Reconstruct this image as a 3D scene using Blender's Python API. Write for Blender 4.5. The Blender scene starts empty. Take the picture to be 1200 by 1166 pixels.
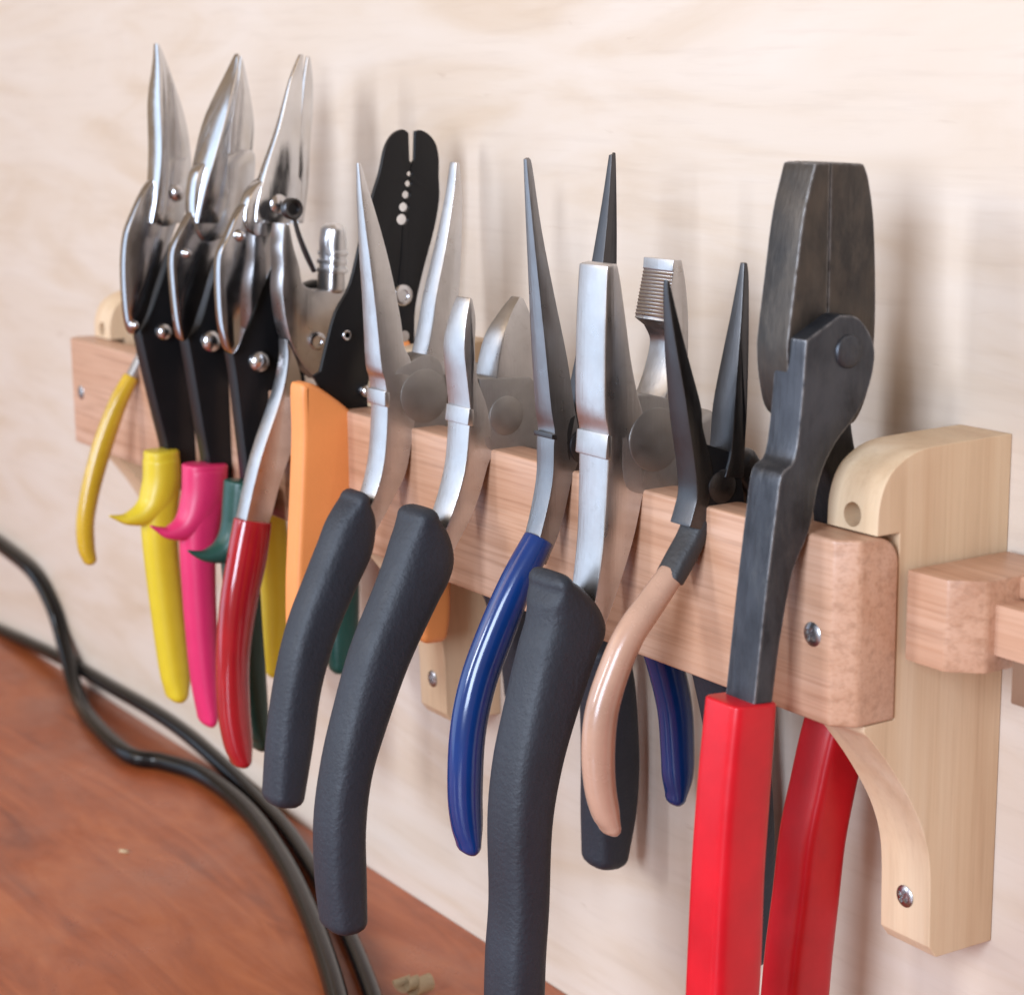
import bpy, bmesh, math, random
from mathutils import Vector, Matrix
random.seed(7)
S = bpy.context.scene
COL = S.collection
# ---------------------------------------------------------------- camera
CAM_LOC = (0.32289, -0.30004, 0.10034)
CAM_R = [0.548991, 0.835778, -0.009152]
CAM_U = [-0.163106, 0.117864, 0.979543]
CAM_F = [-0.819759, 0.536268, -0.201027]
LENS = 70.052

cd = bpy.data.cameras.new('camera')
cam = bpy.data.objects.new('camera', cd); COL.objects.link(cam)
m = Matrix.Identity(4)
for i in range(3):
    m[i][0] = CAM_R[i]; m[i][1] = CAM_U[i]; m[i][2] = -CAM_F[i]; m[i][3] = CAM_LOC[i]
cam.matrix_world = m
cd.sensor_width = 36; cd.lens = LENS; cd.clip_start = 0.01; cd.clip_end = 50
cd.dof.use_dof = True; cd.dof.focus_distance = 0.53; cd.dof.aperture_fstop = 20
S.camera = cam
S.render.resolution_x = 1024; S.render.resolution_y = 994
S.view_settings.view_transform = 'Standard'; S.view_settings.look = 'None'
S.view_settings.exposure = 0.17; S.view_settings.gamma = 1.0; S.view_settings.use_curve_mapping = False
# ---------------------------------------------------------------- room light
W = bpy.data.worlds.new('World'); S.world = W; W.use_nodes = True
bg = W.node_tree.nodes['Background']
bg.inputs[0].default_value = (1.0, 0.72, 0.50, 1); bg.inputs[1].default_value = 0.34
def area(name, loc, target, sx, sy, power, col):
    l = bpy.data.lights.new(name, 'AREA'); l.shape = 'RECTANGLE'; l.size = sx; l.size_y = sy
    l.energy = power; l.color = col
    o = bpy.data.objects.new(name, l); COL.objects.link(o); o.location = loc
    o.rotation_euler = (Vector(target) - Vector(loc)).to_track_quat('-Z', 'Y').to_euler()
    return o
area('window_light', (0.55, -1.40, 0.42), (0.0, 0, -0.02), 0.62, 0.85, 30.0, (0.70, 0.82, 1.0))
area('left_window_light', (-0.62, -1.55, 0.52), (-0.1, 0, 0), 0.26, 0.45, 10.0, (0.80, 0.88, 1.0))
area('low_reflection_panel', (-1.85, -1.55, 0.10), (-0.2, 0, 0), 1.5, 2.0, 14.0, (0.52, 0.73, 1.0))  # added cool panel, reaching low so the front steel faces mirror it
area('warm_left_fill', (-1.05, -1.10, 0.75), (-0.35, 0, 0), 0.6, 0.6, 2.2, (1.0, 0.74, 0.48))  # added warm fill, set at left to tint that side of the wall
# ---------------------------------------------------------------- materials
def new_mat(name):
    ma = bpy.data.materials.new(name); ma.use_nodes = True
    nt = ma.node_tree; return ma, nt, nt.nodes['Principled BSDF']
def node(nt, t, **kw):
    n = nt.nodes.new(t)
    for k, v in kw.items():
        if k in n.inputs: n.inputs[k].default_value = v
        else: setattr(n, k, v)
    return n
def coords(nt, scale, rot=(0, 0, 0)):
    tc = node(nt, 'ShaderNodeTexCoord'); mp = node(nt, 'ShaderNodeMapping')
    mp.inputs['Scale'].default_value = scale; mp.inputs['Rotation'].default_value = rot
    nt.links.new(tc.outputs['Object'], mp.inputs['Vector']); return mp.outputs[0]
def noise(nt, vec, scale, detail=4, rough=.55, dist=0):
    n = node(nt, 'ShaderNodeTexNoise', Scale=scale, Detail=detail, Roughness=rough, Distortion=dist)
    nt.links.new(vec, n.inputs['Vector']); return n.outputs['Fac']
def ramp(nt, fac, stops):
    r = node(nt, 'ShaderNodeValToRGB'); el = r.color_ramp.elements
    while len(el) < len(stops): el.new(0.5)
    for e, (p, c) in zip(el, stops):
        e.position = p; e.color = (*c, 1) if len(c) == 3 else c
    nt.links.new(fac, r.inputs[0]); return r.outputs[0]
def mix(nt, fac, a, b, mode='MIX'):
    n = node(nt, 'ShaderNodeMix', data_type='RGBA', blend_type=mode)
    for k, v in ((0, fac), (6, a), (7, b)):
        if hasattr(v, 'links'): nt.links.new(v, n.inputs[k])
        else: n.inputs[k].default_value = v if k == 0 else (*v, 1)
    return n.outputs[2]
def bump(nt, b, h, strength, dist=0.0005):
    n = node(nt, 'ShaderNodeBump', Strength=strength, Distance=dist)
    nt.links.new(h, n.inputs['Height']); nt.links.new(n.outputs[0], b.inputs['Normal'])
def fac_range(nt, fac, lo, hi):
    n = node(nt, 'ShaderNodeMapRange'); n.inputs[3].default_value = lo; n.inputs[4].default_value = hi
    nt.links.new(fac, n.inputs[0]); return n.outputs[0]

def wood(name, dark, mid, light, grain='x', rough=.5, fine=1.0, spec=.4):
    ma, nt, b = new_mat(name)
    sc = {'x': (1, 9, 9), 'z': (9, 9, 1), 'y': (9, 1, 9)}[grain]
    v = coords(nt, sc)
    big = noise(nt, v, 6, 2, .5, 1.0)
    col = ramp(nt, big, [(.28, dark), (.5, mid), (.74, light)])
    sc2 = {'x': (.05, 1, 1), 'z': (1, 1, .05), 'y': (1, .05, 1)}[grain]
    v2 = coords(nt, sc2)
    f1 = noise(nt, v2, 420, 3, .6)
    f2 = ramp(nt, f1, [(.34, (.55, .48, .42)), (.5, (1, 1, 1))])
    col = mix(nt, .38 * fine, col, f2, 'MULTIPLY')
    v4 = coords(nt, tuple(k * k * .45 for k in sc)); f4 = noise(nt, v4, 30, 2, .5, .3)
    col = mix(nt, .42 * fine, col, ramp(nt, f4, [(.34, (.78, .67, .58)), (.54, (1, 1, 1))]), 'MULTIPLY')
    nt.links.new(col, b.inputs['Base Color'])
    nt.links.new(fac_range(nt, f1, rough - .08, rough + .1), b.inputs['Roughness'])
    b.inputs['Specular IOR Level'].default_value = spec
    bump(nt, b, f1, .25, .0003)
    return ma
def metal(name, col, rough, brushed=0.0, dirt=None, var=.12, aniso='z'):
    ma, nt, b = new_mat(name)
    b.inputs['Metallic'].default_value = 1.0
    v = coords(nt, (1, 1, 1)); n1 = noise(nt, v, 60, 5, .6)
    c = ramp(nt, n1, [(.3, tuple(x * (1 - var) for x in col)), (.7, tuple(min(1, x * (1 + var)) for x in col))])
    if dirt:
        n3 = noise(nt, v, 210, 6, .7); k = ramp(nt, n3, [(.56, (0, 0, 0)), (.72, (.38, .38, .38))])
        c = mix(nt, k, c, dirt)
    nt.links.new(c, b.inputs['Base Color'])
    nt.links.new(fac_range(nt, noise(nt, v, 220, 4), max(rough - .1, .03), rough + .12), b.inputs['Roughness'])
    if brushed:
        v2 = coords(nt, (1, 1, .04) if aniso == 'z' else (1, .04, 1)); bump(nt, b, noise(nt, v2, 1500, 3), brushed, .0002)
    return ma
def plastic(name, col, rough, tex=0.0, coat=0.0, spec=.5, grime=.25, texscale=900):
    ma, nt, b = new_mat(name)
    v = coords(nt, (1, 1, 1)); n1 = noise(nt, v, 45, 5, .6)
    c = ramp(nt, n1, [(.25, tuple(x * (1 - grime) for x in col)), (.75, tuple(min(1, x * (1 + grime * .5)) for x in col))])
    nt.links.new(c, b.inputs['Base Color'])
    n2 = noise(nt, v, texscale, 3)
    nt.links.new(fac_range(nt, noise(nt, v, 120, 5), max(rough - .08, .04), rough + .12), b.inputs['Roughness'])
    b.inputs['Coat Weight'].default_value = coat; b.inputs['Coat Roughness'].default_value = .08
    b.inputs['Specular IOR Level'].default_value = spec
    if tex: bump(nt, b, n2, tex, .0004)
    return ma

MAT = {}
MAT['bar'] = wood('beech_bar', (.47, .25, .15), (.56, .325, .21), (.62, .39, .275), 'x', .38, 1.0, .55)
MAT['maple'] = wood('maple_bracket', (.62, .43, .265), (.68, .495, .315), (.73, .56, .38), 'z', .48, .35)
MAT['satin'] = metal('satin_steel', (.58, .57, .57), .30, .25, dirt=(.36, .33, .31))
MAT['grey'] = metal('ground_steel', (.40, .385, .37), .52, .3, dirt=(.24, .21, .19))
MAT['chrome'] = metal('polished_chrome', (.80, .80, .81), .10, .0, var=.05)
MAT['blade'] = metal('steel_blade', (.66, .66, .67), .15, .1, var=.1)
MAT['pivot'] = metal('pivot_steel', (.36, .345, .33), .48, .2)
MAT['knob'] = metal('bright_zinc', (.82, .84, .87), .32)
MAT['dchrome'] = metal('dark_chrome', (.50, .50, .52), .13, .0, var=.1)
MAT['darksteel'] = metal('dark_steel', (.10, .10, .105), .34, .2)
MAT['bolt'] = metal('zinc_bolt', (.62, .62, .64), .2)
MAT['screw'] = metal('steel_screw', (.42, .42, .43), .3, dirt=(.12, .10, .09))
MAT['needle'] = metal('blued_steel', (.27, .27, .28), .3, .3)
# forged crimper steel: blue-grey handles, brown-stained jaws, bare metal along worn edges
def forged(name, stops, metallic, rlo, rhi, stain=None):
    ma, nt, b = new_mat(name)
    v = coords(nt, (1, 1, 1)); n1 = noise(nt, coords(nt, (1, 1, .4)), 200, 8, .75, .25)
    c = ramp(nt, n1, stops)
    n2 = noise(nt, v, 48, 5, .6, .4)
    c = mix(nt, ramp(nt, n2, [(.42, (0, 0, 0)), (.66, (.8, .8, .8))]), c, stain or tuple(x * 1.6 for x in stops[1][1]))
    b.inputs['Metallic'].default_value = metallic
    nt.links.new(fac_range(nt, n1, rhi, rlo), b.inputs['Roughness'])
    bump(nt, b, noise(nt, coords(nt, (1, 1, .12)), 700, 5), .5, .0005)
    bv = node(nt, 'ShaderNodeBevel'); bv.inputs['Radius'].default_value = .0010; bv.samples = 4
    ge = node(nt, 'ShaderNodeNewGeometry'); dt = node(nt, 'ShaderNodeVectorMath', operation='DOT_PRODUCT')
    nt.links.new(bv.outputs[0], dt.inputs[0]); nt.links.new(ge.outputs['Normal'], dt.inputs[1])
    ek = ramp(nt, dt.outputs['Value'], [(.86, (.85, .85, .85)), (.985, (0, 0, 0))])
    wn = mix(nt, ramp(nt, noise(nt, v, 400, 4), [(.3, (0, 0, 0)), (.55, (1, 1, 1))]), (0, 0, 0), ek)
    nt.links.new(mix(nt, wn, c, (.42, .42, .43)), b.inputs['Base Color']); return ma
MAT['forged'] = forged('forged_steel', [(.28, (.026, .028, .033)), (.5, (.050, .054, .063)), (.64, (.070, .073, .079)), (.8, (.13, .125, .12))], .8, .34, .52)
MAT['forgedjaw'] = forged('stained_forged_steel', [(.28, (.026, .025, .025)), (.5, (.050, .046, .043)), (.64, (.082, .071, .061)), (.8, (.17, .145, .12))], .7, .36, .56, (.090, .074, .060))
MAT['blackox'] = plastic('black_painted_steel', (.006, .006, .007), .36, .0, spec=.3)
MAT['foam'] = plastic('charcoal_foam_vinyl', (.021, .026, .036), .54, .6, spec=.5, texscale=700)
MAT['blue'] = plastic('blue_dipped_vinyl', (.004, .032, .155), .18, .0, .4)
MAT['red'] = plastic('red_sleeve_plastic', (.60, .006, .016), .34, .25, .0, spec=.4, grime=.22, texscale=160)
MAT['redgloss'] = plastic('glossy_red_dip', (.36, .008, .016), .12, .0, .6)
MAT['tan'] = plastic('tan_dipped_vinyl', (.50, .30, .21), .24, .05, .3)
MAT['yellow'] = plastic('yellow_vinyl', (.66, .50, .025), .35, .1, grime=.12)
MAT['ochre'] = plastic('ochre_dip', (.58, .36, .02), .25, .0, .3)
MAT['pink'] = plastic('pink_red_vinyl', (.66, .025, .125), .38, .1, grime=.12)
MAT['green'] = plastic('dark_green_vinyl', (.008, .062, .047), .35, .1)
MAT['orange'] = plastic('orange_plastic', (.84, .30, .085), .45, .15, grime=.08)
MAT['shrink'] = plastic('dark_sleeve', (.03, .03, .032), .5, .4)
MAT['cable'] = plastic('black_cable_rubber', (.003, .003, .0035), .2, .03, spec=.34)
MAT['hole'] = plastic('hole_wood', (.22, .12, .07), .8)
MAT['chip'] = plastic('pale_wood_chip', (.62, .47, .28), .7, .5)

# birch plywood wall
ma, nt, b = new_mat('birch_plywood')
v = coords(nt, (1, 1, 5.5), (0, math.radians(9), 0)); n1 = noise(nt, v, 5.5, 6, .55, 1.6)
c = ramp(nt, n1, [(.25, (.575, .445, .325)), (.47, (.635, .525, .425)), (.72, (.665, .57, .485))])
v2 = coords(nt, (.07, 1, 1), (0, math.radians(4), 0)); f1 = noise(nt, v2, 330, 3, .6)
c = mix(nt, .13, c, ramp(nt, f1, [(.3, (.62, .54, .48)), (.48, (1, 1, 1))]), 'MULTIPLY')
v3 = coords(nt, (2.2, 1, 14), (0, math.radians(12), 0)); n3 = noise(nt, v3, 14, 4, .6, .5)
c = mix(nt, .26, c, ramp(nt, n3, [(.25, (.60, .47, .38)), (.31, (1, 1, 1))]), 'MULTIPLY')
nt.links.new(c, b.inputs['Base Color']); b.inputs['Roughness'].default_value = .42
b.inputs['Specular IOR Level'].default_value = .35
bump(nt, b, f1, .18, .0003); MAT['ply'] = ma
# varnished bench
ma, nt, b = new_mat('varnished_bench')
v = coords(nt, (1, 5, 1), (0, 0, math.radians(8))); n1 = noise(nt, v, 9, 7, .6, 1.0)
c = ramp(nt, n1, [(.28, (.22, .046, .014)), (.5, (.37, .090, .026)), (.72, (.50, .150, .050))])
v2 = coords(nt, (1, 1, 1)); n2 = noise(nt, v2, 16, 6, .65)
c = mix(nt, ramp(nt, n2, [(.5, (0, 0, 0)), (.72, (.6, .6, .6))]), c, (.33, .135, .085))
nt.links.new(c, b.inputs['Base Color'])
nt.links.new(fac_range(nt, noise(nt, v2, 26, 6, .7), .08, .62), b.inputs['Roughness'])
v3 = coords(nt, (.06, 1, 1), (0, 0, math.radians(8))); bump(nt, b, noise(nt, v3, 300, 3), .25, .0004)
MAT['bench'] = ma

# ---------------------------------------------------------------- mesh helpers (mm)
D = {
'crimper.front_jaw': (-22, [(3.8,83.45,5.5,1),(8.31,83.52,5.5,1),(8.32,69.84,5.5,0),(8.39,55.78,5.5,0),(8.35,48.6,5.5,1),(12.49,42.81,5.5,0),(16.72,34.55,5.5,0),(14.39,24.78,5.5,0),(6.55,23.56,5.5,0),(0.0,26.58,5.5,0),(-2.46,33.27,5.5,0),(-3.41,41.13,5.5,0),(-3.04,46.31,5.5,0),(-1.55,57.35,5.5,0),(0.59,71.88,5.5,0)]),
'crimper.rear_jaw': (-22, [(8.55,83.51,5.3,1),(18.65,82.85,5.3,1),(20.37,78.96,5.3,0),(22.31,69.21,5.3,0),(23.45,52.88,5.3,0),(23.38,40.57,5.3,0),(22.1,31.46,5.3,0),(19.11,24.89,5.3,0),(15.7,23.02,5.3,0),(10.54,27.12,5.3,1),(8.58,48.57,5.3,1),(8.62,55.75,5.3,0),(8.56,69.81,5.3,0)]),
'crimper.front_handle': (-16.5, [(-2.57,44.67,5.25,1),(7.46,49.71,5.25,1),(12.93,48.75,5.25,0),(17.3,43.95,5.25,0),(18.55,38.94,5.25,0),(16.7,31.6,5.25,0),(12.68,25.64,5.25,0),(7.1,20.27,5.25,0),(2.66,12.84,5.25,0),(-0.35,0.89,5.25,0),(-4.98,-8.27,5.25,0),(-8.43,-24.03,5.25,0),(-10.19,-36.52,5.25,0),(-12.21,-49.45,5.25,1),(-17.31,-48.46,5.25,1),(-15.8,-35.52,5.25,0),(-13.24,-13.25,5.25,0),(-10.65,5.96,5.25,0),(-9.1,14.77,5.25,0),(-5.4,18.07,5.25,0),(-3.67,29.17,5.25,0)]),
'crimper.nut': (-16.5, (5.2,10.11,41.18,3.9)),
'crimper.front_grip': (-16.5, [(-15.65,-38.31,6.57,6.6,-0.0),(-17.34,-58.21,7.09,6.6,-0.0),(-18.78,-78.87,7.19,6.6,-0.0),(-19.48,-99.17,7.43,6.6,-0.0),(-20.05,-112.86,7.36,6.6,-0.0),(-20.56,-130.23,6.85,6.6,-0.0)]),
'crimper.rear_grip': (-31, [(29.44,-45.3,5.63,6.6,0.0),(28.01,-53.91,6.33,6.6,0.0),(26.22,-60.25,6.67,6.6,0.0),(23.42,-70.88,6.69,6.6,0.0),(20.39,-83.75,6.9,6.6,0.0),(18.55,-99.23,6.96,6.6,-0.0),(16.67,-113.91,7.19,6.6,0.0),(15.34,-128.4,7.24,6.6,0.0),(13.45,-144.27,6.62,6.6,0.0)]),
'crimper.rear_handle': (-29, [(14,36,9,5,0),(18,20,7,5,0),(23,7,4.6,5,0),(25.5,-15,4.2,5,0),(27,-38,4,4.8,0),(25.8,-56,3.6,4.5,0)]),
'tan.front_jaw': (-53, [(-10.11,55.61,0.76,1),(-9.37,55.16,0.81,1),(-7.01,44.94,1.84,0),(-4.31,34.58,2.81,0),(-1.74,24.93,3.67,0),(-1.23,19.89,3.77,0),(0.4,14.28,3.8,0),(2.06,6.92,3.84,0),(0.79,0.71,3.88,0),(-0.48,-5.95,3.91,1),(-5.25,-4.48,3.91,1),(-3.96,-0.83,3.89,0),(-2.94,3.28,3.86,0),(-3.51,9.45,3.83,0),(-5.42,20.31,3.77,0),(-6.76,28.67,3.38,0),(-8.45,38.98,2.44,0),(-9.92,51.18,1.22,0)]),
'tan.rear_jaw': (-53, [(13.37,58.36,0.75,1),(14.45,58.3,0.75,1),(14.67,53.76,1.23,0),(13.67,39.37,2.75,0),(12.16,23.06,4.28,0),(11.75,15.48,4.3,0),(11.38,5.93,4.3,1),(5.43,6.61,4.3,1),(7.21,12.78,4.3,0),(8.12,23.45,4.28,0),(9.93,35.52,3.14,0),(11.74,46.53,2.01,0)]),
'tan.joint': (-53, [(-2.62,15.83,3.6,0),(1.08,15.02,3.6,0),(9.43,11.59,3.6,0),(11.15,5.84,3.6,0),(12.68,-2.95,3.6,0),(12.23,-8.31,3.6,0),(6.26,-9.04,3.6,0),(0.81,-3.61,3.6,0),(-1.91,0.99,3.6,0),(-3.33,9.4,3.6,0)]),
'tan.pivot': (-53, (3.7,4.89,4.45,4.2)),
'tan.coil': (-53, (-2,11.2,19.36,2.6)),
'tan.sleeve': (-53, [(0.22,-4.17,2.41,4.13,0.0),(-1.86,-8.63,2.75,4.2,0.0),(-5.0,-13.15,2.94,4.2,0.0),(-8.13,-17.45,2.75,4.2,0.0)]),
'tan.front_grip': (-53, [(-7.61,-16.44,2.84,3.9,0.0),(-14.12,-23.23,3.36,3.9,0.0),(-20.57,-30.18,3.67,3.9,0.0),(-25.43,-39.04,3.83,3.9,0.0),(-28.75,-48.16,4.17,3.9,0.0),(-29.77,-57.73,4.18,3.9,0.0),(-29.27,-66.57,3.91,3.9,0.0),(-27.72,-73.5,3.36,3.9,0.0),(-26.42,-77.54,2.19,3.9,0.0)]),
'tan.rear_handle': (-53, [(13,9,4.5,3.6,0),(20.8,-2,4,3.6,0),(21.5,-20,3.6,3.6,0),(21.5,-38,3.4,3.4,0)]),
'tan.rear_grip': (-53, [(21.6,-33,3.9,3.9,0),(21.4,-50,4.2,4,0),(20.6,-66,4.4,4.1,0),(19,-80,4.4,4.1,0),(17,-90,3.6,3.4,0)]),
'line.front_jaw': (-81, [(-11.15,57.36,6.14,1),(-8.02,57.81,6.13,1),(-7.02,53.35,6.2,0),(-5.53,43.95,6.35,0),(-4.03,34.03,6.5,0),(-2.13,25.89,6.5,0),(0.6,16.28,6.5,0),(0.77,3.05,6.38,0),(-0.41,-3.49,6.19,0),(-2.87,-13.47,5.9,0),(-7.18,-25.25,5.56,0),(-12.24,-36.64,5.5,1),(-16.51,-33.71,5.5,1),(-14.37,-26.21,5.5,0),(-12.48,-14.64,5.83,0),(-11.64,-3.66,6.14,0),(-11.12,8.79,6.5,0),(-11.12,15.51,6.5,0),(-12.17,22.08,6.5,0),(-12.13,38.92,6.43,0),(-11.45,53.61,6.2,0)]),
'line.collar': (-81, [(-11.56,15.37,6.75,1),(-9.98,14.99,6.75,1),(-10.24,8.73,6.75,1),(-12.09,9.15,6.75,1)]),
'line.rear_jaw': (-81, [(9.18,57.73,6.2,1),(11.89,57.58,6.2,1),(13.32,51.05,6.2,0),(14.25,41.25,6.2,0),(14.1,30.34,6.2,0),(13.39,19.39,6.2,0),(12.67,8.36,6.2,1),(3.04,9.39,6.2,1),(4.34,18.06,6.2,0),(7.83,24.96,6.2,0),(9.97,30.24,6.2,0),(11.29,36.24,6.2,0),(9.34,40.3,6.2,1),(6.33,42.46,6.2,1),(6.67,43.1,6.2,1),(6.37,43.56,6.2,1),(6.87,43.98,6.2,1),(6.56,44.44,6.2,1),(7.07,44.85,6.2,1),(6.76,45.32,6.2,1),(7.27,45.73,6.2,1),(6.96,46.2,6.2,1),(7.47,46.61,6.2,1),(7.16,47.07,6.2,1),(7.66,47.48,6.2,1),(7.36,47.95,6.2,1),(7.86,48.36,6.2,1),(7.55,48.82,6.2,1),(8.06,49.24,6.2,1),(7.75,49.7,6.2,1),(8.26,50.11,6.2,1),(7.95,50.58,6.2,1),(8.46,50.99,6.2,1),(8.15,51.45,6.2,1),(8.65,51.86,6.2,1),(8.35,52.33,6.2,1),(8.85,52.74,6.2,1),(8.54,53.2,6.2,1),(9.05,53.61,6.2,1),(8.74,54.08,6.2,1),(9.25,54.49,6.2,1),(8.94,54.95,6.2,1)]),
'line.joint': (-81, [(-6.53,23.47,6.35,0),(-1.74,24.54,6.35,0),(6.37,23.14,6.35,0),(12.44,19.5,6.35,0),(13.64,10.51,6.35,0),(12.9,1.65,6.35,0),(9.32,-1.96,6.35,0),(-0.27,-1.26,6.35,0),(-6.48,3.88,6.35,0)]),
'line.pivot': (-81, (6.35,3.72,12.65,8.2)),
'line.front_grip': (-81, [(-24.21,-21.9,2.99,8.2,0.0),(-22.4,-25.5,6.22,8.2,-0.0),(-20.31,-29.85,8.85,8.2,-0.0),(-20.07,-34.61,10.06,8.2,-0.0),(-22.75,-40.71,9.59,8.2,-0.0),(-28.39,-56.72,8.48,8.2,-0.0),(-32.17,-69.68,7.88,8.2,-0.0),(-34.41,-84.39,7.18,8.2,-0.0),(-34.88,-105.24,6.49,8.2,-0.0),(-36.1,-120.04,6.53,8.2,-0.0),(-36.8,-136.55,6.46,8.2,-0.0),(-37.16,-144.88,5.66,8.2,-0.0)]),
'line.rear_handle': (-81, [(18,14,8,5.5,0),(21,4,5.6,5.5,0),(22,-12,4.6,5.2,0),(23.5,-30,4.2,5,0)]),
'line.rear_grip': (-81, [(23,-22,4.6,6.5,0),(26,-32,7,7.6,0),(31,-50,7.6,7.8,0),(38,-80,7.4,7.6,0),(41,-110,7.2,7.4,0),(41.5,-138,6.6,7,0)]),
'blue.front_jaw': (-110, [(-11.91,82.42,0.73,1),(-11.09,82.83,0.71,1),(-10.14,80.42,0.83,0),(-7.9,64.19,1.66,0),(-4.38,45.86,2.65,0),(-1.23,30.17,3.51,0),(0.69,17.49,3.84,0),(2.2,10.0,4.03,0),(2.73,4.85,4.05,0),(0.84,-0.06,3.94,0),(-0.52,-3.41,3.86,0),(-3.73,-15.2,3.6,0),(-8.43,-24.68,3.5,1),(-13.36,-22.35,3.5,1),(-10.33,-16.69,3.56,0),(-6.6,-2.7,3.86,0),(-6.14,7.42,4.08,0),(-5.79,11.5,4.01,0),(-6.74,17.51,3.85,0),(-8.18,33.86,3.34,0),(-9.56,51.06,2.38,0),(-11.1,70.45,1.35,0)]),
'blue.notch': (-110, [(-6.89,10.75,4.4,1),(-5.25,10.35,4.4,1),(-5.25,8.98,4.4,1),(-6.89,9.38,4.4,1)]),
'blue.rear_jaw': (-110, [(15.26,82.81,0.68,1),(16.1,83.01,0.67,1),(16.57,80.99,0.8,0),(15.62,55.48,2.53,0),(13.94,33.75,3.33,0),(11.83,20.11,3.54,0),(9.81,6.36,3.59,1),(-0.58,5.14,3.6,1),(2.83,16.33,3.55,0),(7.2,34.26,3.33,0),(11.14,55.72,2.53,0),(13.5,69.94,1.58,0)]),
'blue.joint': (-110, [(-0.75,14.42,3.9,0),(5.37,15.21,3.9,0),(9.87,12.22,3.9,0),(11.0,3.94,3.9,0),(8.17,-1.83,3.9,0),(1.14,-1.97,3.9,0),(-1.89,5.33,3.9,0)]),
'blue.pivot': (-110, (4.0,4.16,6.55,5)),
'blue.front_grip': (-110, [(-8.5,-18.52,3.83,4.6,-0.0),(-15.47,-29.07,4.52,4.6,0.0),(-22.44,-42.15,5.01,4.6,0.0),(-28.29,-54.89,5.01,4.6,-0.0),(-31.74,-68.54,4.85,4.6,-0.0),(-32.79,-83.93,4.72,4.6,0.0),(-32.41,-93.69,4.12,4.6,-0.0),(-31.96,-99.4,2.81,4.6,0.0)]),
'blue.rear_grip': (-110, [(27.44,-41.7,4.6,4.4,0.0),(30.18,-48.82,4.95,4.4,0.0),(34.82,-60.86,5.33,4.4,0.0),(38.32,-74.16,5.26,4.4,0.0),(39.37,-87.19,4.97,4.4,0.0),(39.44,-94.96,4.42,4.4,-0.0),(38.87,-100.56,2.55,3.76,0.0)]),
'blue.rear_handle': (-110, [(12,10,6,3.6,0),(20.6,2,4.2,3.6,0),(23,-18,3.6,3.6,0),(28.5,-38,3.2,3.4,0),(33,-54,2.8,2.8,0)]),
'cut.front_jaw': (-152, [(-5.09,43.26,3.66,1),(-4.28,42.97,3.7,1),(-3.87,37.06,4.7,0),(-4.93,28.86,5.74,0),(-4.29,20.63,5.87,0),(-1.09,11.62,6.0,0),(0.67,-0.36,5.7,0),(-1.05,-4.62,5.59,0),(-5.33,-16.54,5.28,0),(-13.37,-29.44,5.0,1),(-19.25,-26.91,5.0,1),(-14.14,-19.41,5.17,0),(-9.03,-5.7,5.54,0),(-7.33,7.35,5.88,0),(-7.05,12.19,6.0,0),(-7.72,19.25,5.89,0),(-8.58,29.14,5.74,0),(-7.3,36.83,4.78,0)]),
'cut.collar': (-152, [(-7.49,12.51,6.25,1),(-5.8,12.1,6.25,1),(-6.15,7.28,6.25,1),(-8.13,7.72,6.25,1)]),
'cut.rear_jaw': (-152, [(12.45,42.25,2.16,1),(13.83,41.69,2.27,1),(16.58,33.13,4.18,0),(16.97,24.63,5.25,0),(16.13,14.87,5.5,1),(2.73,16.08,5.5,1),(2.22,20.75,5.5,0),(4.75,30.92,4.89,0),(8.78,37.74,3.25,0)]),
'cut.joint': (-152, [(-3.68,20.57,5.8,1),(13.61,19.56,5.8,1),(15.94,16.16,5.8,0),(17.05,7.38,5.8,0),(16.39,-2.27,5.8,1),(0.88,-1.1,5.8,1),(-2.8,3.21,5.8,0)]),
'cut.pivot': (-152, (5.8,5.06,9.29,5.6)),
'cut.front_grip': (-152, [(-21.11,-17.96,4.32,7.6,0.0),(-20.09,-22.53,7.14,7.6,0.0),(-20.2,-27.73,9.19,7.6,0.0),(-22.01,-33.2,9.52,7.6,0.0),(-26.1,-40.58,8.86,7.6,0.0),(-34.83,-56.68,8.18,7.6,-0.0),(-42.24,-75.46,7.19,7.6,0.0),(-46.46,-88.8,6.56,7.6,0.0),(-48.82,-103.57,6.66,7.6,0.0),(-49.01,-118.95,6.61,7.6,0.0),(-48.56,-131.78,5.89,7.6,0.0)]),
'cut.rear_grip': (-143, [(36.21,-63.76,6.9,7.0,0.0),(38.1,-74.7,8.0,7.0,0.0),(39.06,-88.28,8.43,7.0,0.0),(39.4,-101.87,8.68,7.0,0.0),(38.77,-115.39,8.18,7.0,0.0),(37.49,-128.88,6.28,7.0,-0.0)]),
'cut.rear_handle': (-152, [(18,14,8,5,0),(21.5,3,5.2,5,0),(23,-14,4.2,4.8,0),(26.5,-34,4,4.6,0),(33,-62,3.8,4.2,0)]),
'need.front_jaw': (-196, [(-13.69,79.44,0.82,1),(-12.84,79.42,0.82,1),(-7.49,59.42,2.6,0),(-4.58,46.25,3.56,0),(-2.36,33.19,4.25,0),(-1.61,25.24,4.66,0),(0.49,20.21,4.92,0),(2.26,10.23,5.09,0),(0.75,-0.83,5.21,0),(-2.08,-13.43,4.97,0),(-5.7,-19.9,4.75,0),(-12.88,-30.94,4.38,1),(-18.71,-27.54,4.46,1),(-13.38,-20.3,4.71,0),(-9.77,-9.15,5.08,0),(-8.23,6.54,5.14,0),(-8.83,15.34,5.04,0),(-9.87,19.53,5.0,0),(-10.92,37.07,4.07,0),(-11.93,49.92,3.38,0),(-13.21,67.36,1.91,0)]),
'need.collar': (-196, [(-9.18,12.09,5.5,1),(-7.43,11.67,5.5,1),(-7.54,7.04,5.5,1),(-9.29,7.46,5.5,1)]),
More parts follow.
